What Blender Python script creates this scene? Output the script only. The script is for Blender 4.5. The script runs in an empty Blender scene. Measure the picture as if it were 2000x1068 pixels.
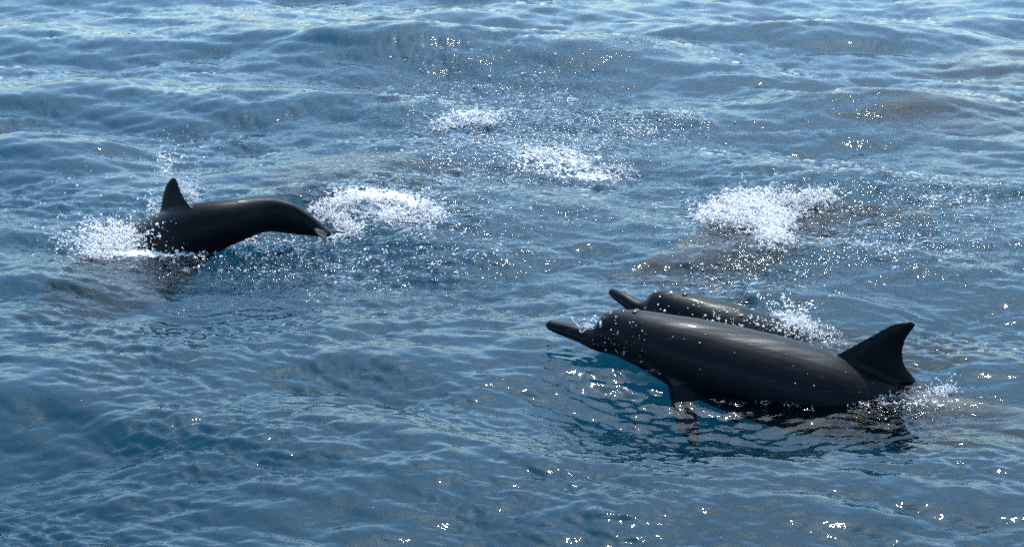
import bpy, math, random
import numpy as np
from mathutils import Vector

random.seed(7)
RNG = np.random.default_rng(11)
SC = bpy.context.scene
COL = SC.collection
R = math.radians

# ------------------------------------------------------------------ camera
CAM_H = 2.1
PITCH = 16.88                     # degrees below the horizon
FPX = 3600.0                      # focal length in photograph pixels (2000 wide)
cam_d = bpy.data.cameras.new('camera')
cam = bpy.data.objects.new('camera', cam_d)
COL.objects.link(cam)
cam.location = (0, 0, CAM_H)
cam.rotation_euler = (R(90 - PITCH), 0, 0)
cam_d.sensor_width = 36.0
cam_d.lens = 36.0 * FPX / 2000.0
cam_d.clip_start = 0.1
cam_d.clip_end = 6000
SC.camera = cam

# ------------------------------------------------------------------ sky and sun
SUN_ELEV, SUN_AZ = 60.0, 14.0     # azimuth measured from +Y (view direction) towards +X
world = bpy.data.worlds.new('World')
SC.world = world
world.use_nodes = True
wn = world.node_tree.nodes
wl = world.node_tree.links
for n in list(wn):
    wn.remove(n)
sky = wn.new('ShaderNodeTexSky')
sky.sky_type = 'NISHITA'
sky.sun_disc = False
sky.sun_elevation = R(SUN_ELEV)
sky.sun_rotation = R(SUN_AZ)
sky.air_density = 1.0
sky.dust_density = 1.6
sky.ozone_density = 1.6
sky.altitude = 0
bg = wn.new('ShaderNodeBackground')
bg.inputs['Strength'].default_value = 0.15
wo = wn.new('ShaderNodeOutputWorld')
wb = wn.new('ShaderNodeMix'); wb.data_type = 'RGBA'; wb.blend_type = 'MULTIPLY'   # the photograph's cool white balance
wb.inputs['Factor'].default_value = 1.0
wb.inputs['B'].default_value = (0.79, 0.98, 1.05, 1)
wl.new(sky.outputs[0], wb.inputs['A'])
wl.new(wb.outputs['Result'], bg.inputs[0])
wl.new(bg.outputs[0], wo.inputs[0])

sun_d = bpy.data.lights.new('sun', 'SUN')
sun_d.energy = 2.2
sun_d.angle = R(0.5)
sun_d.color = (1.0, 0.97, 0.93)
sun = bpy.data.objects.new('sun', sun_d)
COL.objects.link(sun)
sdir = Vector((math.sin(R(SUN_AZ)) * math.cos(R(SUN_ELEV)), math.cos(R(SUN_AZ)) * math.cos(R(SUN_ELEV)), math.sin(R(SUN_ELEV))))
sun.rotation_euler = sdir.to_track_quat('Z', 'Y').to_euler()
sun.location = (3, 12, 14)

vs = SC.view_settings
vs.view_transform = 'Standard'
vs.look = 'None'
vs.exposure = 1.04
vs.gamma = 1.0
vs.use_curve_mapping = False
SC.render.engine = 'CYCLES'
cy = SC.cycles
cy.max_bounces = 6
cy.glossy_bounces = 2
cy.diffuse_bounces = 2
cy.transparent_max_bounces = 10
cy.sample_clamp_indirect = 4.0
cy.caustics_reflective = False
cy.caustics_refractive = False
cy.use_denoising = False
cy.use_adaptive_sampling = False
cy.volume_bounces = 0

# ------------------------------------------------------------------ helpers
cp, sp = math.cos(R(PITCH)), math.sin(R(PITCH))


def ray(px, py):
    a, b = (px - 1000.0) / FPX, (534.0 - py) / FPX
    # camera axes: right = +X, forward = (0, cp, -sp), up = (0, sp, cp)
    return np.array((a, cp + b * sp, -sp + b * cp))


def at(px, py, z=0.0):
    """where the sight line through a point of the photograph meets the height z"""
    d = ray(px, py)
    t = (z - CAM_H) / d[2]
    return np.array((0, 0, CAM_H)) + d * t


def at_plane(px, py, p0, nrm):
    d = ray(px, py)
    o = np.array((0, 0, CAM_H))
    t = np.dot(p0 - o, nrm) / np.dot(d, nrm)
    return o + d * t


def scale_at(px, py):
    """(metres per px sideways, metres per px in depth) on the water there"""
    p = at(px, py)
    q = at(px, py + 1.0)
    r_ = at(px + 1.0, py)
    return abs(r_[0] - p[0]), abs(p[1] - q[1])


def tag(o, label=None, cat=None, group=None, kind=None):
    if label:
        o['label'] = label
    if cat:
        o['category'] = cat
    if group:
        o['group'] = group
    if kind:
        o['kind'] = kind
    return o


def mesh_obj(name, verts, faces, mat=None, parent=None, smooth=True):
    me = bpy.data.meshes.new(name)
    me.from_pydata([tuple(v) for v in verts], [], faces)
    me.update()
    if smooth:
        me.polygons.foreach_set('use_smooth', [True] * len(me.polygons))
    o = bpy.data.objects.new(name, me)
    COL.objects.link(o)
    if mat:
        me.materials.append(mat)
    if parent:
        o.parent = parent
    return o


def mesh_np(name, V, F, mat=None, smooth=True):
    """mesh from numpy arrays, faces all of the same size"""
    me = bpy.data.meshes.new(name)
    nf, k = F.shape
    me.vertices.add(len(V))
    me.vertices.foreach_set('co', np.ascontiguousarray(V, dtype=np.float32).ravel())
    me.loops.add(nf * k)
    me.loops.foreach_set('vertex_index', np.ascontiguousarray(F, dtype=np.int32).ravel())
    me.polygons.add(nf)
    me.polygons.foreach_set('loop_start', np.arange(0, nf * k, k, dtype=np.int32))
    if smooth:
        me.polygons.foreach_set('use_smooth', np.ones(nf, dtype=bool))
    me.update(calc_edges=True)
    if mat:
        me.materials.append(mat)
    return me


# ------------------------------------------------------------------ materials
def new_mat(name):
    m = bpy.data.materials.new(name)
    m.use_nodes = True
    nt = m.node_tree
    for n in list(nt.nodes):
        nt.nodes.remove(n)
    out = nt.nodes.new('ShaderNodeOutputMaterial')
    return m, nt, nt.nodes, nt.links, out


def water_material():
    m, nt, N, L, out = new_mat('sea_water')
    tc = N.new('ShaderNodeTexCoord')
    agit = N.new('ShaderNodeAttribute'); agit.attribute_name = 'agitation'
    foam = N.new('ShaderNodeAttribute'); foam.attribute_name = 'foam'
    mp = N.new('ShaderNodeMapping')
    mp.inputs['Rotation'].default_value = (0, 0, R(12))
    mp.inputs['Scale'].default_value = (0.8, 2.0, 1.0)
    L.new(tc.outputs['Object'], mp.inputs['Vector'])
    n1 = N.new('ShaderNodeTexNoise'); n1.inputs['Scale'].default_value = 24; n1.inputs['Detail'].default_value = 2.0
    n1.inputs['Roughness'].default_value = 0.55; n1.inputs['Distortion'].default_value = 0.6
    L.new(mp.outputs[0], n1.inputs['Vector'])
    n2 = N.new('ShaderNodeTexNoise'); n2.inputs['Scale'].default_value = 60; n2.inputs['Detail'].default_value = 1.0
    L.new(mp.outputs[0], n2.inputs['Vector'])
    # fine ripples, stronger where the water is churned
    s1 = N.new('ShaderNodeMath'); s1.operation = 'MULTIPLY_ADD'
    s1.inputs[1].default_value = 1.1; s1.inputs[2].default_value = 0.24
    L.new(agit.outputs['Fac'], s1.inputs[0])
    b1 = N.new('ShaderNodeBump'); b1.inputs['Distance'].default_value = 0.006
    L.new(s1.outputs[0], b1.inputs['Strength']); L.new(n1.outputs['Fac'], b1.inputs['Height'])
    s2 = N.new('ShaderNodeMath'); s2.operation = 'MULTIPLY_ADD'
    s2.inputs[1].default_value = 1.2; s2.inputs[2].default_value = 0.08
    L.new(agit.outputs['Fac'], s2.inputs[0])
    b2 = N.new('ShaderNodeBump'); b2.inputs['Distance'].default_value = 0.004
    L.new(s2.outputs[0], b2.inputs['Strength']); L.new(n2.outputs['Fac'], b2.inputs['Height'])
    L.new(b1.outputs[0], b2.inputs['Normal'])
    fr = N.new('ShaderNodeFresnel'); fr.inputs['IOR'].default_value = 1.333
    L.new(b2.outputs[0], fr.inputs['Normal'])
    gl = N.new('ShaderNodeBsdfGlossy'); gl.distribution = 'BECKMANN'; gl.inputs['Roughness'].default_value = 0.05
    L.new(b2.outputs[0], gl.inputs['Normal'])
    tr = N.new('ShaderNodeBsdfTransparent'); tr.inputs['Color'].default_value = (0.97, 0.99, 1.0, 1)
    wat = N.new('ShaderNodeMixShader')
    L.new(fr.outputs[0], wat.inputs[0]); L.new(tr.outputs[0], wat.inputs[1]); L.new(gl.outputs[0], wat.inputs[2])
    # thin lacy foam lying on the surface
    fd = N.new('ShaderNodeBsdfDiffuse'); fd.inputs['Color'].default_value = (0.72, 0.75, 0.76, 1)
    ft = N.new('ShaderNodeTexNoise'); ft.inputs['Scale'].default_value = 38; ft.inputs['Detail'].default_value = 3
    ft.inputs['Roughness'].default_value = 0.7; ft.inputs['Distortion'].default_value = 1.2
    L.new(tc.outputs['Object'], ft.inputs['Vector'])
    fc = N.new('ShaderNodeMath'); fc.operation = 'MULTIPLY_ADD'; fc.inputs[1].default_value = 2.1; fc.inputs[2].default_value = -0.55
    L.new(ft.outputs['Fac'], fc.inputs[0])
    ma = N.new('ShaderNodeMath'); ma.operation = 'ADD'
    L.new(fc.outputs[0], ma.inputs[0]); L.new(foam.outputs['Fac'], ma.inputs[1])
    rmp = N.new('ShaderNodeMapRange'); rmp.inputs['From Min'].default_value = 0.98; rmp.inputs['From Max'].default_value = 1.16
    rmp.inputs['To Max'].default_value = 0.9
    L.new(ma.outputs[0], rmp.inputs['Value'])
    fin = N.new('ShaderNodeMixShader')
    L.new(rmp.outputs[0], fin.inputs[0]); L.new(wat.outputs[0], fin.inputs[1]); L.new(fd.outputs[0], fin.inputs[2])
    L.new(fin.outputs[0], out.inputs['Surface'])
    # the body of the water: blue light scattered back, red swallowed
    va = N.new('ShaderNodeVolumeAbsorption')
    va.inputs['Color'].default_value = (0.0, 0.48, 0.62, 1); va.inputs['Density'].default_value = WATER_DENSITY
    vs_ = N.new('ShaderNodeVolumeScatter')
    vs_.inputs['Color'].default_value = WATER_SCATTER; vs_.inputs['Density'].default_value = WATER_DENSITY
    ad = N.new('ShaderNodeAddShader')
    L.new(va.outputs[0], ad.inputs[0]); L.new(vs_.outputs[0], ad.inputs[1])
    L.new(ad.outputs[0], out.inputs['Volume'])
    return m


WATER_SCATTER, WATER_DENSITY = (0.014, 0.112, 0.178, 1), 0.5


def skin_material(name='dolphin_skin', gloss=1.0):
    m, nt, N, L, out = new_mat(name)
    tc = N.new('ShaderNodeTexCoord')
    ca = N.new('ShaderNodeVertexColor'); ca.layer_name = 'skin'
    ns = N.new('ShaderNodeTexNoise'); ns.inputs['Scale'].default_value = 9; ns.inputs['Detail'].default_value = 6
    L.new(tc.outputs['Object'], ns.inputs['Vector'])
    rm = N.new('ShaderNodeMapRange'); rm.inputs['To Min'].default_value = 0.75; rm.inputs['To Max'].default_value = 1.25
    L.new(ns.outputs['Fac'], rm.inputs['Value'])
    mx = N.new('ShaderNodeMix'); mx.data_type = 'RGBA'; mx.blend_type = 'MULTIPLY'; mx.inputs['Factor'].default_value = 1.0
    L.new(ca.outputs['Color'], mx.inputs['A']); L.new(rm.outputs[0], mx.inputs['B'])
    fine = N.new('ShaderNodeTexNoise'); fine.inputs['Scale'].default_value = 140; fine.inputs['Detail'].default_value = 2
    L.new(tc.outputs['Object'], fine.inputs['Vector'])
    bp = N.new('ShaderNodeBump'); bp.inputs['Distance'].default_value = 0.0006; bp.inputs['Strength'].default_value = 0.5
    L.new(fine.outputs['Fac'], bp.inputs['Height'])
    # long fine streaks of draining water make the sheen uneven
    smp = N.new('ShaderNodeMapping'); smp.inputs['Scale'].default_value = (3.0, 55.0, 55.0); smp.inputs['Rotation'].default_value = (0, 0, R(-14))
    L.new(tc.outputs['Object'], smp.inputs['Vector'])
    st = N.new('ShaderNodeTexNoise'); st.inputs['Scale'].default_value = 1.0; st.inputs['Detail'].default_value = 3
    L.new(smp.outputs[0], st.inputs['Vector'])
    rr = N.new('ShaderNodeMapRange'); rr.inputs['From Min'].default_value = 0.3; rr.inputs['From Max'].default_value = 0.7
    rr.inputs['To Min'].default_value = 0.38; rr.inputs['To Max'].default_value = 0.60
    L.new(st.outputs['Fac'], rr.inputs['Value'])
    p = N.new('ShaderNodeBsdfPrincipled')
    # pale tooth-rake scratches
    sc_ = N.new('ShaderNodeMapRange'); sc_.inputs['From Min'].default_value = 0.66; sc_.inputs['From Max'].default_value = 0.72
    sc_.inputs['To Max'].default_value = 0.7
    L.new(st.outputs['Fac'], sc_.inputs['Value'])
    ms = N.new('ShaderNodeMix'); ms.data_type = 'RGBA'
    L.new(sc_.outputs[0], ms.inputs['Factor']); L.new(mx.outputs['Result'], ms.inputs['A']); ms.inputs['B'].default_value = (0.022, 0.023, 0.026, 1)
    L.new(ms.outputs['Result'], p.inputs['Base Color']); L.new(rr.outputs[0], p.inputs['Roughness'])
    p.inputs['Specular IOR Level'].default_value = 0.16 * gloss
    p.inputs['Coat Weight'].default_value = 0.03 * gloss; p.inputs['Coat Roughness'].default_value = 0.12
    p.inputs['Specular Tint'].default_value = (0.76, 0.89, 1.0, 1)
    L.new(bp.outputs[0], p.inputs['Normal']); L.new(bp.outputs[0], p.inputs['Coat Normal'])
    L.new(p.outputs[0], out.inputs['Surface'])
    return m


def plain_material(name, col, rough=0.3):
    m, nt, N, L, out = new_mat(name)
    tc = N.new('ShaderNodeTexCoord')
    ns = N.new('ShaderNodeTexNoise'); ns.inputs['Scale'].default_value = 60
    L.new(tc.outputs['Object'], ns.inputs['Vector'])
    rm = N.new('ShaderNodeMapRange'); rm.inputs['To Min'].default_value = rough * 0.8; rm.inputs['To Max'].default_value = rough * 1.2
    L.new(ns.outputs['Fac'], rm.inputs['Value'])
    p = N.new('ShaderNodeBsdfPrincipled'); p.inputs['Base Color'].default_value = (*col, 1)
    L.new(rm.outputs[0], p.inputs['Roughness'])
    L.new(p.outputs[0], out.inputs['Surface'])
    return m


def foam_material():
    m, nt, N, L, out = new_mat('sea_foam')
    tc = N.new('ShaderNodeTexCoord')
    ns = N.new('ShaderNodeTexNoise'); ns.inputs['Scale'].default_value = 110; ns.inputs['Detail'].default_value = 3
    L.new(tc.outputs['Object'], ns.inputs['Vector'])
    bp = N.new('ShaderNodeBump'); bp.inputs['Distance'].default_value = 0.006; bp.inputs['Strength'].default_value = 0.9
    L.new(ns.outputs['Fac'], bp.inputs['Height'])
    p = N.new('ShaderNodeBsdfPrincipled')
    p.inputs['Base Color'].default_value = (0.85, 0.86, 0.87, 1)
    p.inputs['Roughness'].default_value = 0.18
    p.inputs['Subsurface Weight'].default_value = 1.0
    p.inputs['Subsurface Radius'].default_value = (1.0, 1.0, 1.0)
    p.inputs['Subsurface Scale'].default_value = 0.02
    L.new(bp.outputs[0], p.inputs['Normal'])
    L.new(p.outputs[0], out.inputs['Surface'])
    return m


M_SEA = water_material()
M_SKIN = skin_material()
M_SKIN_UNDER = skin_material('dolphin_skin_under_water', 0.0)   # no air on the skin, so no gloss
M_FOAM = foam_material()
M_EYE = plain_material('wet_eye', (0.008, 0.007, 0.007), 0.08)
M_DEEP, _nt, _N, _L, _out = new_mat('lightless_deep')
_d = _N.new('ShaderNodeBsdfDiffuse'); _d.inputs['Color'].default_value = (0, 0, 0, 1)
_L.new(_d.outputs[0], _out.inputs['Surface'])
M_HOLE = plain_material('blowhole_dark', (0.004, 0.004, 0.005), 0.35)

# ------------------------------------------------------------------ the shape of the sea surface
TILE, NT = 26.0, 2048


def spectrum_tile(tile, n, seed, band, power, dirs, rms):
    """random directional sea: returns height and the sideways crest-sharpening displacement"""
    rng = np.random.default_rng(seed)
    k1 = np.fft.fftfreq(n, tile / n) * 2 * np.pi
    kx, ky = np.meshgrid(k1, k1, indexing='ij')
    k = np.hypot(kx, ky)
    k[0, 0] = 1.0
    lo, hi = 2 * np.pi / band[1], 2 * np.pi / band[0]
    S = k ** (-power) * np.exp(-(lo / k) ** 4) * np.exp(-(k / hi) ** 2)
    th = np.arctan2(ky, kx)
    D = np.zeros_like(k)
    for ang, wgt, tight in dirs:
        D += wgt * np.clip(np.cos(th - R(ang)), 0, 1) ** tight
    A = np.sqrt(S * (D + 0.02))
    A[0, 0] = 0
    ph = rng.normal(size=(n, n)) + 1j * rng.normal(size=(n, n))
    Fh = A * ph
    h = np.fft.ifft2(Fh).real
    f = rms / h.std()
    dx = np.fft.ifft2(-1j * kx / k * Fh).real
    dy = np.fft.ifft2(-1j * ky / k * Fh).real
    return (h * f).astype(np.float32), (dx * f).astype(np.float32), (dy * f).astype(np.float32)


def sample(t, tile, x, y):
    n = t.shape[0]
    u = np.mod(x / tile, 1.0) * n
    v = np.mod(y / tile, 1.0) * n
    i = np.floor(u).astype(int); j = np.floor(v).astype(int)
    fu, fv = u - i, v - j
    i %= n; j %= n
    i2, j2 = (i + 1) % n, (j + 1) % n
    return t[i, j] * (1 - fu) * (1 - fv) + t[i2, j] * fu * (1 - fv) + t[i, j2] * (1 - fu) * fv + t[i2, j2] * fu * fv


SWELL = spectrum_tile(TILE, NT, 5, (0.20, 3.0), 4.2, ((240, 1.0, 6), (300, 0.9, 6)), 0.027)
RIPPLE = spectrum_tile(5.3, 1024, 9, (0.022, 0.11), 3.2, ((252, 1.0, 16), (287, 0.7, 16), (225, 0.3, 12)), 0.0013)
CHOP = spectrum_tile(9.7, 1024, 33, (0.05, 0.50), 3.5, ((245, 1.0, 10), (292, 0.8, 10)), 0.0045)
GUST = spectrum_tile(17.0, 256, 21, (0.5, 2.5), 2.6, ((0, 1, 0), (180, 1, 0)), 1.0)[0]

# hand placed swells: photograph point, height, half length, half width (m), turn of the crest
HUMPS = [
    (880, 105, 0.13, 1.3, 0.55, 4), (720, 215, 0.07, 0.8, 0.30, -14), (470, 92, 0.06, 0.9, 0.4, 0),
    (1580, 75, 0.08, 1.2, 0.4, -5), (1620, 215, 0.07, 0.9, 0.3, 5), (1200, 245, 0.05, 0.7, 0.22, -4),
    (240, 840, 0.03, 0.7, 0.22, -28), (700, 860, 0.04, 0.7, 0.25, -22), (100, 300, 0.05, 0.9, 0.3, 8),
    (1560, 590, 0.045, 0.35, 0.16, -10), (1680, 505, 0.05, 0.5, 0.2, -6), (640, 400, 0.05, 0.4, 0.16, -4),
    (590, 505, -0.05, 0.4, 0.25, 0), (1850, 380, 0.05, 0.7, 0.22, -6), (60, 560, 0.05, 0.5, 0.2, -12),
    (1950, 840, 0.02, 0.4, 0.25, -10),
]
# churned water: photograph point, half sizes in px, weight
CHURN = [
    (1000, 290, 260, 80, 1.0), (980, 180, 230, 60, 0.6), (1260, 250, 120, 30, 0.7), (480, 500, 200, 60, 0.7),
    (720, 430, 220, 70, 0.9), (820, 520, 250, 70, 0.35), (300, 470, 200, 50, 0.7), (1480, 440, 180, 70, 0.9),
    (1850, 395, 170, 50, 0.9), (1780, 480, 190, 50, 0.7), (1430, 560, 150, 40, 0.6), (1780, 775, 120, 25, 0.8),
    (1560, 650, 70, 30, 0.8), (1250, 115, 90, 15, 0.5), (330, 870, 90, 40, 0.25), (1130, 420, 100, 25, 0.3),
    (1700, 240, 150, 50, 0.25), (1210, 690, 60, 20, 0.5),
]
# thin foam on the surface
LACE = [
    (915, 242, 70, 8, 0.52), (1090, 318, 110, 20, 0.42), (1000, 285, 190, 46, 0.26), (1165, 334, 70, 8, 0.48),
    (700, 402, 90, 12, 0.50), (790, 412, 80, 14, 0.42), (770, 425, 130, 30, 0.36), (225, 486, 75, 12, 0.50), (240, 476, 110, 22, 0.34), (330, 480, 70, 9, 0.52),
    (1455, 420, 75, 26, 0.54), (1500, 465, 32, 26, 0.56), (1550, 402, 80, 11, 0.56), (1480, 430, 130, 44, 0.26), (1548, 652, 36, 10, 0.55), (1815, 768, 55, 6, 0.52),
    (560, 470, 150, 36, 0.26), (1240, 240, 120, 12, 0.24), (1840, 388, 110, 10, 0.16), (670, 442, 36, 10, 0.55),
]


def ell(px, py, rx, ry):
    p = at(px, py)
    mx, my = scale_at(px, py)
    return p[0], p[1], rx * mx, ry * my


CHURN_W = [(*ell(a, b, c, d), w) for a, b, c, d, w in CHURN]
LACE_W = [(*ell(a, b, c, d), w) for a, b, c, d, w in LACE]
HUMPS_W = [(*at(a, b)[:2], 1.2 * h, rl, rw, R(t)) for a, b, h, rl, rw, t in HUMPS]
# where the swimming bodies press the water flat: photograph point, half sizes (m), level of the water there
CALM = [(*at(1440, 795)[:2], 0.68, 0.38, -0.105), (*at(1200, 690)[:2], 0.24, 0.20, -0.005), (*at(1400, 625)[:2], 0.55, 0.24, -0.01), (*at(1860, 800)[:2], 0.5, 0.30, -0.03),
        (*at(420, 515)[:2], 0.55, 0.62, -0.03), (*at(570, 470)[:2], 0.35, 0.3, -0.06)]


def blobs(lst, x, y):
    a = np.zeros_like(x)
    for cx, cy_, rx, ry, w in lst:
        a += w * np.exp(-(((x - cx) / rx) ** 2 + ((y - cy_) / ry) ** 2))
    return a


def disp(x, y):
    """displacement of the flat sea at x, y -> dx, dy, z"""
    h, dx, dy = (sample(t, TILE, x, y) for t in SWELL)
    calm = np.ones_like(x)
    level = np.zeros_like(x); wsum = np.full_like(x, 1e-6)
    for cx, cy_, rx, ry, lv in CALM:
        w = np.exp(-(((x - cx) / rx) ** 2 + ((y - cy_) / ry) ** 2) ** 1.5)
        calm *= 1 - 0.9 * w
        level += lv * w * w; wsum += w * w
    level = level / wsum * np.clip(1 - calm, 0, 1)
    ag = blobs(CHURN_W, x, y)
    hump = np.zeros_like(x)
    for cx, cy_, hh, rl, rw, t in HUMPS_W:
        u = (x - cx) * math.cos(t) + (y - cy_) * math.sin(t)
        v = -(x - cx) * math.sin(t) + (y - cy_) * math.cos(t)
        hump += hh * np.exp(-(u / rl) ** 2 - (v / rw) ** 2)
    z = (h + hump) * calm + level
    cg = np.clip(0.6 + 0.4 * calm, 0, 1)
    z = z + cg * sample(CHOP[0], 9.7, x, y)
    dx = dx * calm + cg * sample(CHOP[1], 9.7, x, y)
    dy = dy * calm + cg * sample(CHOP[2], 9.7, x, y)
    c, s = math.cos(0.5), math.sin(0.5)
    g = np.clip(1.0 + 0.85 * sample(GUST, 17.0, x, y), 0.15, 2.2) + 2.2 * np.clip(ag, 0, 1.2)
    z = z + g * sample(RIPPLE[0], 5.3, x, y) + 0.45 * g * sample(RIPPLE[0], 5.3 * 2.3, c * x - s * y, s * x + c * y)
    return 1.05 * dx, 1.05 * dy, z, ag


def height(X, Y):
    X = np.atleast_1d(np.asarray(X, dtype=float)); Y = np.atleast_1d(np.asarray(Y, dtype=float))
    x, y = X.copy(), Y.copy()
    for _ in range(4):
        dx, dy, z, _a = disp(x, y)
        x, y = X - dx, Y - dy
    return disp(x, y)[2]


def build_sea():
    NR, NC = 740, 1060
    dep = np.linspace(R(33), R(4.2), NR)
    dist = CAM_H / np.tan(dep)
    az = np.linspace(R(-22.5), R(22.5), NC)
    D, A = np.meshgrid(dist, az, indexing='ij')
    x, y = D * np.sin(A), D * np.cos(A)
    dx, dy, z, ag = disp(x, y)
    edge = np.clip((np.minimum(np.arange(NR), NR - 1 - np.arange(NR))) / 12.0, 0, 1)[:, None] * \
        np.clip((np.minimum(np.arange(NC), NC - 1 - np.arange(NC))) / 12.0, 0, 1)[None, :]
    V = np.stack((x + dx * edge, y + dy * edge, z * edge), -1).reshape(-1, 3)
    nr, nc = x.shape
    i = np.arange(nr * nc).reshape(nr, nc)
    F = np.stack((i[:-1, :-1], i[:-1, 1:], i[1:, 1:], i[1:, :-1]), -1).reshape(-1, 4)
    # the same sheet goes on to the horizon, flat, and its body goes down to the dark
    n0 = len(V)
    rim = np.concatenate((i[0, :], i[1:, -1], i[-1, -2::-1], i[-2:0:-1, 0]))
    Vr = V[rim]
    cen = np.array((0, 12.0, 0))
    far = Vr - cen
    far = far / np.linalg.norm(far[:, :2], axis=1)[:, None] * 3000 + cen
    far[:, 2] = 0
    m_ = len(rim)
    a = np.arange(m_); b = (a + 1) % m_
    F1 = np.stack((rim[a], n0 + a, n0 + b, rim[b]), -1)
    V = np.concatenate((V, far))
    me = mesh_np('sea', V, np.concatenate((F, F1)), M_SEA)
    at_ = me.attributes.new('agitation', 'FLOAT', 'POINT')
    arr = np.zeros(len(V), dtype=np.float32); arr[:n0] = np.clip(ag, 0, 1.3).ravel()
    at_.data.foreach_set('value', arr)
    at_ = me.attributes.new('foam', 'FLOAT', 'POINT')
    arr = np.zeros(len(V), dtype=np.float32); arr[:n0] = np.clip(blobs(LACE_W, x, y), 0, 0.8).ravel()
    at_.data.foreach_set('value', arr)
    o = bpy.data.objects.new('sea', me)
    COL.objects.link(o)
    tag(o, 'choppy deep blue open sea with fine ripples', 'sea', kind='structure')
    return o


sea = build_sea()
deep_block = mesh_obj('deep_block', [(-3200, -3200, -9), (3200, -3200, -9), (3200, 3200, -9), (-3200, 3200, -9)], [(0, 1, 2, 3)], M_DEEP)  # black sheet added to keep background light from showing through the water
tag(deep_block, 'unseen black sheet added far below the sea to block sky light', 'deep_block', kind='structure')

# ------------------------------------------------------------------ dolphins
PROFILE = np.array([
    # s,    half width, up,   down   (fractions of the body length)
    (0.000, .0050, .0050, .0050), (0.006, .0095, .0092, .0092), (0.030, .0125, .0112, .0135), (0.060, .0150, .0122, .0168),
    (0.080, .0180, .0130, .0205), (0.089, .0215, .0150, .0235), (0.096, .0245, .0300, .0245), (0.107, .0310, .0400, .0285),
    (0.130, .0380, .0465, .0355), (0.160, .0445, .0490, .0430), (0.200, .0530, .0530, .0520), (0.260, .0660, .0640, .0660),
    (0.340, .0760, .0720, .0760), (0.420, .0790, .0760, .0800), (0.500, .0770, .0750, .0780), (0.580, .0680, .0670, .0690),
    (0.660, .0520, .0550, .0560), (0.740, .0370, .0430, .0430), (0.820, .0240, .0340, .0330), (0.890, .0150, .0300, .0290),
    (0.940, .0105, .0200, .0190), (0.975, .0085, .0090, .0090), (0.990, .0040, .0040, .0040)])


def catmull(P, n):
    P = np.asarray(P, float)
    Q = np.concatenate((2 * P[:1] - P[1:2], P, 2 * P[-1:] - P[-2:-1]))
    out = []
    m = len(P) - 1
    for i in range(m):
        p0, p1, p2, p3 = Q[i:i + 4]
        t = np.linspace(0, 1, n, endpoint=False)[:, None]
        out.append(0.5 * ((2 * p1) + (-p0 + p2) * t + (2 * p0 - 5 * p1 + 4 * p2 - p3) * t ** 2 + (-p0 + 3 * p1 - 3 * p2 + p3) * t ** 3))
    out.append(P[-1:])
    return np.concatenate(out)


class Spine:
    def __init__(self, pts, length, roll=0.0, fat=1.0, soft=6.0):
        self.fat = fat
        c = catmull(pts, 24)
        ker = np.exp(-(np.arange(-24, 25) / soft) ** 2); ker /= ker.sum()
        pad = np.concatenate((2 * c[:1] - c[24:0:-1], c, 2 * c[-1:] - c[-2:-26:-1]))
        c = np.stack([np.convolve(pad[:, k], ker, 'valid') for k in range(3)], -1)
        seg = np.linalg.norm(np.diff(c, axis=0), axis=1)
        self.cum = np.concatenate(((0,), np.cumsum(seg)))
        self.c = c
        self.L = length or self.cum[-1] / 0.975
        self.roll = roll

    def pos(self, s):
        d = s * self.L
        e = self.cum[-1]
        p = np.array([np.interp(min(d, e), self.cum, self.c[:, k]) for k in range(3)])
        if d > e:
            t = self.c[-1] - self.c[-4]
            p = p + t / np.linalg.norm(t) * (d - e)
        return p

    def frame(self, s):
        t = self.pos(s + 0.012) - self.pos(max(s - 0.012, 0))
        t /= np.linalg.norm(t)                       # towards the tail
        side = np.cross(t, (0, 0, 1.0)); side /= np.linalg.norm(side)
        up = np.cross(side, t)
        c, r_ = math.cos(self.roll), math.sin(self.roll)
        return t, side * c + up * r_, up * c - side * r_


def loft(rings):
    """closed skin over a list of equal rings"""
    n = len(rings[0])
    V = np.concatenate(rings)
    F = []
    for a in range(len(rings) - 1):
        for j in range(n):
            k = (j + 1) % n
            F.append((a * n + j, a * n + k, (a + 1) * n + k, (a + 1) * n + j))
    F.append(tuple(range(n))[::-1])
    F.append(tuple((len(rings) - 1) * n + j for j in range(n)))
    return V, F


def blade(lead, trail, nrm, thick):
    """a fin: leading and trailing edge points from root to tip, lens shaped section"""
    lead = catmull(lead, 6); trail = catmull(trail, 6)
    rings = []
    m = len(lead)
    for i in range(m):
        a, b = lead[i], trail[i]
        th = np.interp(i / (m - 1), (0, 0.12, 0.5, 1), (thick * 1.7, thick, thick * 0.6, thick * 0.22))
        chord = np.linalg.norm(b - a)
        th = min(th, chord * 0.35 + 0.002)
        q = np.linspace(0, 1, 9)
        prof = th * (np.sqrt(np.clip(q, 0, 1)) * (1 - q) * 1.9 + 0.16 * np.sin(np.pi * q)) * 0.5 + 0.0022
        upper = [a + (b - a) * u + nrm * w for u, w in zip(q, prof)]
        lower = [a + (b - a) * u - nrm * w for u, w in zip(q[::-1], prof[::-1])]
        rings.append(np.array(upper + lower))
    return loft(rings)


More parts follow.
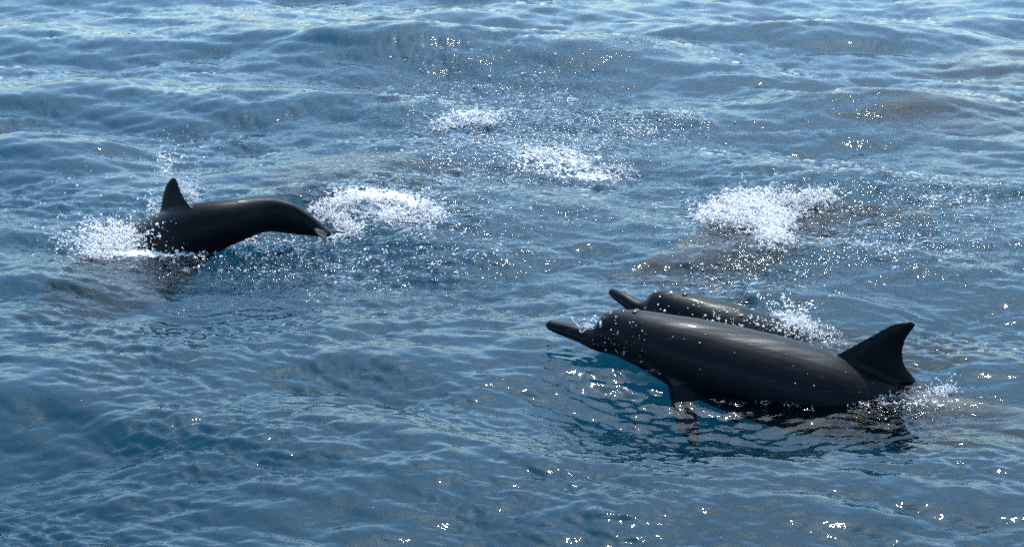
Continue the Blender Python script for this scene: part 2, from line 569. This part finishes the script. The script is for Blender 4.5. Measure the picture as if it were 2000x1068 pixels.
def make_dolphin(name, spine, label, fins, voxel=0.006, rear_start=0.535, lit_tone=1.0, fluke=1.0, fluke_turn=0.0, lit_tail_tone=1.0):
    L_ = spine.L
    parts = []
    rings = []
    ss = np.concatenate((np.linspace(0, 0.14, 26), np.linspace(0.15, 0.99, 60)))
    ang = np.linspace(0, 2 * np.pi, 36, endpoint=False)
    for s in ss:
        w, u, d = (np.interp(s, PROFILE[:, 0], PROFILE[:, k]) * L_ * spine.fat for k in (1, 2, 3))
        t, side, up = spine.frame(s)
        c = spine.pos(s)
        sa, ca = np.sin(ang), np.cos(ang)
        rings.append(c + np.outer(ca * w, side) + np.outer(np.where(sa > 0, sa * u, sa * d), up))
    parts.append(loft(rings))
    for f in fins:
        parts.append(f)
    if fluke:
        t, side, up = spine.frame(0.955)
        c = spine.pos(0.955)
        ct, st = math.cos(fluke_turn), math.sin(fluke_turn)
        side, up = side * ct + up * st, up * ct - side * st
        kf = L_
        L_ = L_ * fluke
        for sg in (-1, 1):
            o = side * sg
            ld = [c - t * .030 * L_ + o * .000 * L_, c + t * .000 * L_ + o * .040 * L_, c + t * .035 * L_ + o * .078 * L_, c + t * .075 * L_ + o * .108 * L_, c + t * .100 * L_ + o * .120 * L_]
            tl = [c + t * .048 * L_ + o * .000 * L_, c + t * .062 * L_ + o * .036 * L_, c + t * .072 * L_ + o * .070 * L_, c + t * .090 * L_ + o * .103 * L_, c + t * .103 * L_ + o * .119 * L_]
            parts.append(blade(ld, tl, up, 0.011 * L_))
        L_ = kf
    V, F = [], []
    off = 0
    for v, f in parts:
        V.append(v); F += [tuple(i + off for i in q) for q in f]; off += len(v)
    V = np.concatenate(V)
    root = V.mean(axis=0)
    tmp = mesh_obj(name, V, F)
    import bmesh
    bm = bmesh.new(); bm.from_mesh(tmp.data)
    bmesh.ops.recalc_face_normals(bm, faces=bm.faces)
    bm.to_mesh(tmp.data); bm.free()
    md = tmp.modifiers.new('r', 'REMESH'); md.mode = 'VOXEL'; md.voxel_size = voxel; md.use_smooth_shade = True
    sm = tmp.modifiers.new('s', 'SMOOTH'); sm.factor = 0.5; sm.iterations = 7
    dg = bpy.context.evaluated_depsgraph_get()
    me = bpy.data.meshes.new_from_object(tmp.evaluated_get(dg))
    bpy.data.objects.remove(tmp)
    me.name = name
    o = bpy.data.objects.new(name, me); COL.objects.link(o)
    me.materials.clear(); me.materials.append(M_SKIN_UNDER if lit_tone > 2 else M_SKIN)
    n = len(me.vertices)
    co = np.empty(n * 3, np.float32); me.vertices.foreach_get('co', co); co = co.reshape(-1, 3)
    # skin pattern of the species: dark cape, grey flank, paler belly
    S = np.linspace(0, 0.99, 160)
    P = np.array([spine.pos(s) for s in S]); FR = [spine.frame(s) for s in S]
    U = np.array([f[2] for f in FR])
    hgt = np.interp(S, PROFILE[:, 0], PROFILE[:, 2]) * L_ * spine.fat
    idx = np.empty(n, int)
    for a in range(0, n, 20000):
        dd = ((co[a:a + 20000, None, :] - P[None]) ** 2).sum(-1)
        idx[a:a + 20000] = dd.argmin(1)
    rel = ((co - P[idx]) * U[idx]).sum(1) / np.maximum(hgt[idx], 0.01)
    s = S[idx]
    wob = 0.05 * np.sin(s * 40) + 0.03 * np.sin(s * 93 + 1)
    edge_cape = 0.10 + 0.25 * np.cos((s - 0.40) * 5) + wob
    cape = np.clip((rel - edge_cape) / 0.16 + 0.5, 0, 1)
    rear = np.clip((s - rear_start + 0.03 * np.clip(rel, -1, 1) + 0.03 * np.clip(rel, 0, 1) ** 2) / 0.008 + 0.5, 0, 1)
    cape = np.maximum(cape, 0)
    belly = np.clip((-0.45 - rel + wob) / 0.2 + 0.5, 0, 1) * np.clip((0.75 - s) / 0.15, 0, 1) * np.clip((s - 0.02) / 0.08, 0, 1)
    dark = np.array((0.0018, 0.0019, 0.0024)); mid = np.array((0.0062, 0.0064, 0.0076)); pale = np.array((0.024, 0.024, 0.026))
    col = mid[None] * (1 - cape[:, None]) + (dark * 1.35)[None] * cape[:, None]
    col = col * (1 - belly[:, None]) + pale[None] * belly[:, None]
    col = col * (1 - 0.62 * rear[:, None])  # darker behind the front of the fin, with a sharp edge
    fin_px = np.clip((rel - 1.15) / 0.1, 0, 1) * (s > 0.3)
    col = col * (1 - fin_px[:, None]) + np.array((0.0015, 0.0015, 0.0018))[None] * fin_px[:, None]
    beakd = (s < 0.085) * np.clip((rel - 0.0) / 0.6, 0, 1)
    col = col * (1 - 0.5 * beakd[:, None])
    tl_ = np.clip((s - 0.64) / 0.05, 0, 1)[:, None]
    col = col * (1 + (lit_tail_tone * np.array((1.12, 1.0, 0.82))[None] - 1) * tl_) if lit_tail_tone > 1 else col  # underwater tail painted brighter and browner, as if sunlit
    col = np.concatenate((col * lit_tone * (np.array((1.12, 1.0, 0.82)) if lit_tone > 2 else 1.0), np.ones((n, 1))), 1).astype(np.float32)  # submerged bodies painted brighter and browner, as if sunlit from above
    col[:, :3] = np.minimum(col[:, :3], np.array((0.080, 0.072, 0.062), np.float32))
    ca = me.color_attributes.new('skin', 'FLOAT_COLOR', 'POINT')
    ca.data.foreach_set('color', col.ravel())
    tag(o, label, 'dolphin', 'spinner dolphins swimming in a pod')
    # eyes and blowhole
    for sg in (-1, 1):
        t, side, up = spine.frame(0.125)
        w = np.interp(0.125, PROFILE[:, 0], PROFILE[:, 1]) * L_ * spine.fat
        c = spine.pos(0.125) + side * sg * w * 0.955 - up * 0.012 * L_ * 0.6
        V_, F_ = ball(c, (0.0075, 0.0045, 0.0055), (t, side, up))
        mesh_obj('eye', V_, F_, M_EYE, o)
    for sg in (-1, 1):
        path = []
        for q in np.linspace(0.004, 0.112, 22):
            t, side, up = spine.frame(q)
            w, u, d = (np.interp(q, PROFILE[:, 0], PROFILE[:, k]) * L_ * spine.fat for k in (1, 2, 3))
            a = -0.12 if q < 0.09 else -0.12 - (q - 0.09) * 6
            path.append((spine.pos(q) + side * sg * math.cos(a) * w * 0.985 + up * math.sin(a) * d * 0.985, side, up, t))
        rings = []
        for c, side, up, t in path:
            rings.append(np.array([c + side * math.cos(b) * 0.0018 + up * math.sin(b) * 0.0018 for b in np.linspace(0, 2 * np.pi, 6, endpoint=False)]))
        V_, F_ = loft(rings)
        mesh_obj('mouth_line', V_, F_, M_HOLE, o)
    t, side, up = spine.frame(0.165)
    uu = np.interp(0.165, PROFILE[:, 0], PROFILE[:, 2]) * L_ * spine.fat
    V_, F_ = ball(spine.pos(0.165) + up * (uu - 0.001), (0.012, 0.022, 0.0065), (t, side, up))
    mesh_obj('blowhole', V_, F_, M_HOLE, o)
    return o


def ball(c, r, axes, nu=8, nv=12):
    V, F = [], []
    for i in range(nu + 1):
        p = math.pi * i / nu
        for j in range(nv):
            q = 2 * math.pi * j / nv
            V.append(c + axes[0] * r[0] * math.sin(p) * math.cos(q) + axes[1] * r[1] * math.sin(p) * math.sin(q) + axes[2] * r[2] * math.cos(p))
    for i in range(nu):
        for j in range(nv):
            k = (j + 1) % nv
            F.append((i * nv + j, i * nv + k, (i + 1) * nv + k, (i + 1) * nv + j))
    return V, F


def std_dorsal(sp_, a=0.44, b=0.585, h=0.105, lean=0.11):
    """upright swept fin of a spinner dolphin placed by body fractions"""
    L_ = sp_.L
    t, side, up = sp_.frame((a + b) / 2)
    def on(s, k):
        tt, ss_, uu = sp_.frame(s)
        return sp_.pos(s) + uu * np.interp(s, PROFILE[:, 0], PROFILE[:, 2]) * L_ * k
    A, B = on(a, 0.85), on(b, 0.80)
    tip = on((a + b) / 2, 1.0) + up * h * L_ + t * lean * L_ * 0.75
    ld = [A, A + (tip - A) * .35 + up * .010 * L_ - t * .004 * L_, A + (tip - A) * .68 + up * .016 * L_ - t * .010 * L_, A + (tip - A) * .9 + up * .008 * L_ - t * .007 * L_, tip - t * .008 * L_]
    tl = [B, B + (tip - B) * .30 - t * .022 * L_, B + (tip - B) * .62 - t * .020 * L_, B + (tip - B) * .88 - t * .006 * L_, tip + t * .004 * L_ - up * .006 * L_]
    return blade(ld, tl, side, 0.024 * L_)


def std_flipper(sp_, sg, s=0.255, droop=0.7, back=1.0):
    L_ = sp_.L
    t, side, up = sp_.frame(s)
    w = np.interp(s, PROFILE[:, 0], PROFILE[:, 1]) * L_
    o = side * sg
    out_ = o * math.cos(droop) - up * math.sin(droop)
    c = sp_.pos(s) + o * w * 0.72 - up * w * 0.55
    ld = [c - t * .022 * L_, c + out_ * .045 * L_ + t * .000 * L_ * back, c + out_ * .085 * L_ + t * .035 * L_ * back, c + out_ * .110 * L_ + t * .085 * L_ * back]
    tl = [c + t * .040 * L_, c + out_ * .035 * L_ + t * .058 * L_ * back, c + out_ * .072 * L_ + t * .078 * L_ * back, c + out_ * .106 * L_ + t * .092 * L_ * back]
    n_ = np.cross(out_, t); n_ /= np.linalg.norm(n_)
    return blade(ld, tl, n_, 0.016 * L_)


def spine_px(pts, length, roll=0.0, afloat=False, fat=1.0, soft=5.0):
    P = np.array([at(*p) for p in pts])
    if afloat:                                   # depth counted from the water above it
        for _ in range(2):
            h = height(P[:, 0], P[:, 1])
            P = np.array([at(p[0], p[1], p[2] + hh) for p, hh in zip(pts, h)])
    return Spine(P, length, roll, fat, soft)


# the large one in front
sA = spine_px([(1067, 633, .078), (1120, 646, .066), (1168, 658, .056), (1205, 655, .060), (1262, 664, .058), (1330, 686, .030), (1420, 714, -.012),
               (1520, 743, -.048), (1620, 773, -.085), (1720, 804, -.130), (1810, 825, -.155), (1900, 824, -.150), (2000, 833, -.152), (2090, 847, -.16)], 1.95, fat=1.0)
pl0 = sA.pos(0.56); plt_, pls, plu = sA.frame(0.56)
pln = np.array((pls[0], pls[1], 0.0)); pln /= np.linalg.norm(pln)
finA = blade([at_plane(x, y, pl0, pln) for x, y in ((1586, 712), (1648, 684), (1700, 656), (1744, 633), (1779, 627))],
             [at_plane(x, y, pl0, pln) for x, y in ((1856, 806), (1806, 758), (1768, 712), (1767, 670), (1790, 633))], pln, 0.050)
farA = 1 if pls[1] > 0 else -1
flA = std_flipper(sA, -farA, s=0.262, droop=0.85, back=0.75)
make_dolphin('dolphin', sA, 'large dark grey dolphin in front, beak and tall curved fin out of the water', [finA, flA, std_flipper(sA, farA)], 0.0055, lit_tail_tone=130.0)

# the one half hidden behind it
sB = spine_px([(1191, 568, .085), (1216, 581, .075), (1243, 597, .058), (1268, 604, .050), (1310, 614, .045), (1370, 633, .020), (1440, 664, -.030),
               (1510, 696, -.095), (1580, 708, -.16), (1650, 706, -.20), (1720, 700, -.23), (1800, 695, -.26)], 1.85)
make_dolphin('dolphin', sB, 'smaller dolphin swimming close behind the front one, its raised beak showing', [std_flipper(sB, 1), std_flipper(sB, -1)], 0.006)

# the diving one on the left
sC = spine_px([(30, 618, -.54), (95, 597, -.48), (165, 566, -.38), (232, 533, -.26), (292, 511, -.165), (345, 475, -.035), (400, 446, .045), (460, 431, .075),
               (520, 418, .085), (565, 427, .065), (600, 440, .040), (634, 454, .015)], None, fat=1.22, soft=11.0)
pl0 = sC.pos(0.5); _t, _s, _u = sC.frame(0.5)
nC = np.array((_s[0], _s[1], 0.0)); nC /= np.linalg.norm(nC)
finC = blade([at_plane(x, y, pl0, nC) for x, y in ((300, 470), (311, 426), (318, 386), (326, 359), (337, 346))],
             [at_plane(x, y, pl0, nC) for x, y in ((384, 424), (371, 402), (355, 378), (348, 359), (343, 347))], nC, 0.045)
make_dolphin('dolphin', sC, 'arched dolphin diving on the left with upright fin and tail stock clear of the water', [finC, std_flipper(sC, 1), std_flipper(sC, -1)], 0.006, fluke=0.56, fluke_turn=0.12)

# those still under water
sD = spine_px([(1185, 545, -.20), (1240, 540, -.19), (1300, 526, -.18), (1370, 508, -.17), (1440, 482, -.15), (1510, 456, -.13), (1570, 440, -.11), (1640, 430, -.14), (1700, 424, -.18)], 1.75, afloat=True)
make_dolphin('dolphin', sD, 'dolphin just under the surface beneath the white burst of foam', [std_flipper(sD, 1), std_flipper(sD, -1)], 0.009, lit_tone=60.0)
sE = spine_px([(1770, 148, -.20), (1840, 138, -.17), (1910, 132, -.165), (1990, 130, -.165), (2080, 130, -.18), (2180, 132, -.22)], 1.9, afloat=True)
make_dolphin('dolphin', sE, 'brownish submerged dolphin at the upper right edge, the farthest of the pod', [std_flipper(sE, 1), std_flipper(sE, -1)], 0.010, lit_tone=60.0)
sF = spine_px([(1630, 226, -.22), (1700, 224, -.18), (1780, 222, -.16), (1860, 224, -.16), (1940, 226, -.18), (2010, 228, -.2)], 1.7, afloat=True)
make_dolphin('dolphin', sF, 'faint submerged dolphin to the right, below the farthest one', [std_flipper(sF, 1), std_flipper(sF, -1)], 0.010, lit_tone=60.0)
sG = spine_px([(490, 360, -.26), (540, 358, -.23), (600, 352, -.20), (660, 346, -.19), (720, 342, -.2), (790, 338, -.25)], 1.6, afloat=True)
make_dolphin('dolphin', sG, 'faint submerged dolphin showing behind the back of the diving one', [std_flipper(sG, 1), std_flipper(sG, -1)], 0.010, lit_tone=60.0)

# ------------------------------------------------------------------ foam, spray and drops
def ico(sub):
    import bmesh
    bm = bmesh.new(); bmesh.ops.create_icosphere(bm, subdivisions=sub, radius=1.0)
    V = np.array([v.co[:] for v in bm.verts]); F = np.array([[v.index for v in f.verts] for f in bm.faces]); bm.free()
    return V, F


ICO1, ICO2 = ico(1), ico(2)


def drops_mesh(name, P, Rr, label, cat='splash', stretch=None, group='splashes and foam around the dolphins'):
    """one mesh of many small irregular drops"""
    P = np.asarray(P); Rr = np.minimum(np.asarray(Rr), 0.0058)
    Vs, Fs, off = [], [], 0
    for (BV, BF), sel in ((ICO1, Rr < 0.0052), (ICO2, Rr >= 0.0052)):
        p, r_ = P[sel], Rr[sel]
        if len(p) == 0:
            continue
        n, k = len(p), len(BV)
        ax = RNG.uniform(0.65, 1.35, (n, 1, 3))
        lump = 1 + RNG.normal(0, 0.12 if k > 12 else 0.06, (n, k, 1))
        V = p[:, None, :] + BV[None] * ax * lump * r_[:, None, None]
        F = BF[None] + (np.arange(n) * k)[:, None, None] + off
        Vs.append(V.reshape(-1, 3)); Fs.append(F.reshape(-1, 3)); off += n * k
    me = mesh_np(name, np.concatenate(Vs), np.concatenate(Fs), M_FOAM)
    o = bpy.data.objects.new(name, me); COL.objects.link(o)
    tag(o, label, cat, group, 'stuff')
    return o


def on_water(px, py, lift):
    px = np.asarray(px, float); py = np.asarray(py, float)
    a, b = (px - 1000.0) / FPX, (534.0 - py) / FPX
    D = np.stack((a, cp + b * sp, -sp + b * cp), -1)
    h = np.zeros(len(px))
    for _ in range(4):
        P = np.array((0, 0, CAM_H)) + D * ((h - CAM_H) / D[:, 2])[:, None]
        h = 0.5 * h + 0.5 * height(P[:, 0], P[:, 1])
    P[:, 2] = height(P[:, 0], P[:, 1]) + lift
    return P


def froth(strokes):
    """thick froth along strokes: (points px, spread px, count, height m, size m)"""
    PP, RR = [], []
    for pts, spread, n, hgt, size in strokes:
        pts = np.array(pts, float)
        seg = np.linalg.norm(np.diff(pts, axis=0), axis=1); cum = np.concatenate(((0,), np.cumsum(seg)))
        t = RNG.uniform(0, cum[-1], n)
        px = np.interp(t, cum, pts[:, 0]); py = np.interp(t, cum, pts[:, 1])
        # froth hangs together in short wandering strings
        n *= 5
        m_ = 11
        k = max(4, n // m_)
        ct = RNG.uniform(0, cum[-1], k)
        cx0 = np.interp(ct, cum, pts[:, 0]) + RNG.normal(0, spread, k)
        cy0 = np.interp(ct, cum, pts[:, 1]) + RNG.normal(0, spread * 0.42, k)
        th = RNG.uniform(0, 2 * np.pi, (k, 1)) + np.cumsum(RNG.normal(0, 0.55, (k, m_)), 1)
        px = (cx0[:, None] + np.cumsum(np.cos(th) * 2.0, 1)).ravel()
        py = (cy0[:, None] + np.cumsum(np.sin(th) * 1.1, 1)).ravel()
        lift = (np.abs(RNG.normal(0, hgt * 0.65, (k, 1))) + RNG.normal(0, 0.003, (k, m_))).ravel()
        n = len(px)
        PP.append(on_water(px, py, lift)); RR.append(size * RNG.lognormal(0, 0.45, n) * 0.33)
    return np.concatenate(PP), np.concatenate(RR)


def specks(zones):
    """single drops and bubbles on the water, some standing in for sun glints: (px, py, rx, ry, count, size m)"""
    PP, RR = [], []
    for cx, cy_, rx, ry, n, size in zones:
        k = max(3, n // 9)
        ax, ay = RNG.normal(0, rx * 0.6, k), RNG.normal(0, ry * 0.6, k)
        w = RNG.integers(0, k, n)
        lone = RNG.random(n) < 0.35
        px = cx + np.where(lone, RNG.normal(0, rx * 0.7, n), ax[w] + RNG.normal(0, rx * 0.07 + 3, n))
        py = cy_ + np.where(lone, RNG.normal(0, ry * 0.7, n), ay[w] + RNG.normal(0, ry * 0.05 + 1.5, n))
        PP.append(on_water(px, py, 0.001)); RR.append(size * 0.62 * RNG.lognormal(-0.1, 0.45, n))
    return np.concatenate(PP), np.concatenate(RR)


def spray(clouds, ground, depth=0.12):
    """drops in the air: (px, py, sx, sy, count, size m, slant) above the water point `ground`"""
    g = at(*ground)
    nrm = np.array((0.0, -1.0, 0.0))
    PP, RR = [], []
    for cx, cy_, sx, sy, n, size, slant in clouds:
        n = int(n * 1.7); size *= 0.8
        a, b = RNG.normal(0, 1, n), RNG.normal(0, 1, n)
        px, py = cx + a * sx + b * slant, cy_ + b * sy
        off = RNG.normal(0, depth, n)
        q = np.array([at_plane(x, y, g + np.array((0, o, 0)), nrm) for x, y, o in zip(px, py, off)])
        PP.append(q); RR.append(size * 0.72 * RNG.lognormal(-0.1, 0.5, n))
    return np.concatenate(PP), np.concatenate(RR)


def strands(lines, ground, depth=0.05):
    """thrown ropes of water: chains of merging drops, (x0, y0, x1, y1, count of chains, size)"""
    g = at(*ground)
    nrm = np.array((0.0, -1.0, 0.0))
    PP, RR = [], []
    for x0, y0, x1, y1, n, size in lines:
        for _ in range(n):
            m = RNG.integers(5, 16)
            u = RNG.random()
            x, y = x0 + (x1 - x0) * u + RNG.normal(0, 5), y0 + (y1 - y0) * u + RNG.normal(0, 5)
            th = RNG.uniform(0, 2 * np.pi)
            o = RNG.normal(0, depth)
            for k in range(m):
                th += RNG.normal(0, 0.5)
                x += math.cos(th) * 1.7; y += math.sin(th) * 1.7
                PP.append(at_plane(x, y, g + np.array((0, o, 0)), nrm)); RR.append(size * RNG.uniform(0.5, 1.1))
    return np.array(PP), np.array(RR)


def beads(sp_, s0, s1, a0, a1, n, size):
    """drops clinging to wet skin, or set there in place of sun glints; angle 0 = side facing the camera, 90 = top"""
    PP, RR = [], []
    for _ in range(n):
        s = RNG.uniform(s0, s1); a = R(RNG.uniform(a0, a1))
        t, side, up = sp_.frame(s)
        if side[1] > 0:
            side = -side
        w, u, d = (np.interp(s, PROFILE[:, 0], PROFILE[:, k]) * sp_.L * sp_.fat for k in (1, 2, 3))
        sa = math.sin(a)
        PP.append(sp_.pos(s) + side * math.cos(a) * w + up * (sa * u if sa > 0 else sa * d) + side * math.cos(a) * 0.0012 + up * sa * 0.0012); RR.append(size * RNG.lognormal(-0.2, 0.45))
    return np.array(PP), np.array(RR)


def cat2(*ab):
    return np.concatenate([a for a, b in ab]), np.concatenate([b for a, b in ab])


drops_mesh('splash', *cat2(
    froth([([(165, 500), (200, 485), (250, 470), (310, 472), (370, 482)], 16, 1500, 0.035, 0.0062), ([(140, 470), (200, 466), (265, 464)], 24, 420, 0.05, 0.0052), ([(250, 478), (300, 474), (340, 482)], 9, 420, 0.04, 0.0056)]),
    spray([(230, 452, 60, 14, 240, 0.0042, 0), (170, 470, 40, 16, 120, 0.004, 0)], (230, 480), 0.10)),
    'white froth thrown up where the diving dolphin enters the water')
drops_mesh('splash', *cat2(
    spray([(325, 318, 18, 24, 90, 0.0028, -6), (368, 372, 16, 20, 220, 0.0026, 4), (298, 402, 11, 18, 120, 0.0028, 0), (345, 310, 34, 32, 110, 0.0024, 0), (420, 320, 70, 50, 90, 0.0022, 0)], (345, 436), 0.06),
    strands([(305, 300, 325, 320, 7, 0.0034), (318, 318, 326, 345, 7, 0.0036), (360, 352, 382, 400, 24, 0.0028), (290, 380, 308, 425, 14, 0.003)], (345, 440), 0.04),
    beads(sC, 0.42, 0.60, 10, 80, 40, 0.0022)),
    'spray of drops flying up around the upright fin on the left')
drops_mesh('splash', *cat2(
    froth([([(605, 418), (650, 404), (700, 396), (760, 396), (820, 408), (862, 428)], 8, 1100, 0.022, 0.0056), ([(632, 428), (668, 438), (694, 458)], 6, 520, 0.018, 0.0050), ([(640, 430), (668, 428)], 6, 160, 0.03, 0.0050), ([(640, 412), (700, 412), (780, 424), (850, 440)], 17, 560, 0.008, 0.0046)]),
    specks([(800, 425, 90, 30, 260, 0.0042)])),
    'foaming white wake behind the tail of the diving dolphin')
drops_mesh('splash', *cat2(
    froth([([(1380, 432), (1420, 415), (1470, 420), (1500, 450), (1515, 482)], 17, 2100, 0.05, 0.006), ([(1420, 402), (1500, 398), (1560, 400), (1622, 394)], 11, 1300, 0.045, 0.0056), ([(1420, 425), (1480, 436), (1540, 428)], 22, 1300, 0.03, 0.0055)]),
    spray([(1480, 400, 80, 10, 90, 0.0032, 0)], (1480, 430), 0.10)),
    'burst of white foam over the submerged dolphin')
drops_mesh('splash', *cat2(
    froth([([(1512, 640), (1545, 640), (1580, 655)], 10, 520, 0.05, 0.0052)]),
    spray([(1530, 632, 16, 8, 80, 0.0038, 0), (1570, 605, 16, 12, 40, 0.003, 0)], (1545, 660), 0.05),
    beads(sB, 0.22, 0.40, 30, 75, 220, 0.0027), beads(sB, 0.34, 0.52, 40, 95, 320, 0.0027), beads(sB, 0.10, 0.4, 0, 80, 60, 0.0024)),  # white beads in place of sun glints on the wet back
    'small white splash on the back of the dolphin behind, with beads for sun glints')
drops_mesh('splash', *cat2(
    strands([(1128, 630, 1160, 640, 9, 0.0028), (1185, 670, 1235, 672, 12, 0.003), (1160, 640, 1185, 668, 5, 0.0024)], (1180, 690), 0.02),
    spray([(1150, 625, 14, 6, 30, 0.0026, 0), (1215, 675, 18, 9, 60, 0.0028, 0)], (1190, 692), 0.03),
    froth([([(1190, 688), (1235, 690), (1300, 725)], 5, 200, 0.012, 0.0036)]),
    beads(sA, 0.09, 0.20, -35, 85, 90, 0.0018), beads(sA, 0.2, 0.6, 0, 80, 26, 0.0018)),
    'water breaking white around the beak and throat of the front dolphin')
drops_mesh('splash', *cat2(
    froth([([(1400, 784), (1500, 788), (1620, 786)], 3, 26, 0.004, 0.0028), ([(1815, 768), (1860, 762)], 8, 120, 0.012, 0.0034), ([(1720, 778), (1800, 776)], 6, 60, 0.006, 0.0030)]),
    specks([(1740, 785, 80, 10, 110, 0.0030), (1620, 780, 80, 6, 50, 0.0028)]),
    spray([(1840, 752, 22, 10, 40, 0.0028, 0)], (1830, 775), 0.04)),
    'bright broken water at the foot of the tall curved fin')
drops_mesh('sea_foam', *cat2(
    froth([([(850, 250), (915, 240), (965, 236)], 10, 420, 0.02, 0.0062), ([(1040, 300), (1100, 300), (1160, 330), (1230, 345)], 18, 420, 0.008, 0.0052)]),
    specks([(1000, 290, 190, 50, 620, 0.0050), (1010, 175, 170, 60, 260, 0.0050), (1240, 250, 90, 22, 230, 0.005), (900, 120, 130, 45, 60, 0.005)])),
    'patch of lacy foam and bubbles on the open water in the middle distance', 'foam')
drops_mesh('sea_foam', *specks([(1840, 390, 100, 14, 220, 0.0046), (1770, 480, 110, 34, 240, 0.0044), (1820, 350, 120, 20, 70, 0.004), (1480, 530, 140, 40, 200, 0.004), (1650, 400, 90, 40, 90, 0.004)]),  # white specks set where the sun would glint on churned water
           'scattered bubbles and white dots for sun glints, to the right of the foam burst', 'foam')
drops_mesh('sea_foam', *specks([(480, 478, 110, 28, 420, 0.0042), (760, 500, 170, 46, 300, 0.004), (600, 540, 260, 60, 110, 0.0036), (250, 350, 200, 80, 80, 0.0034), (950, 470, 120, 30, 60, 0.004)]),
           'bubbles and drops strewn on the water around the diving dolphin', 'foam')
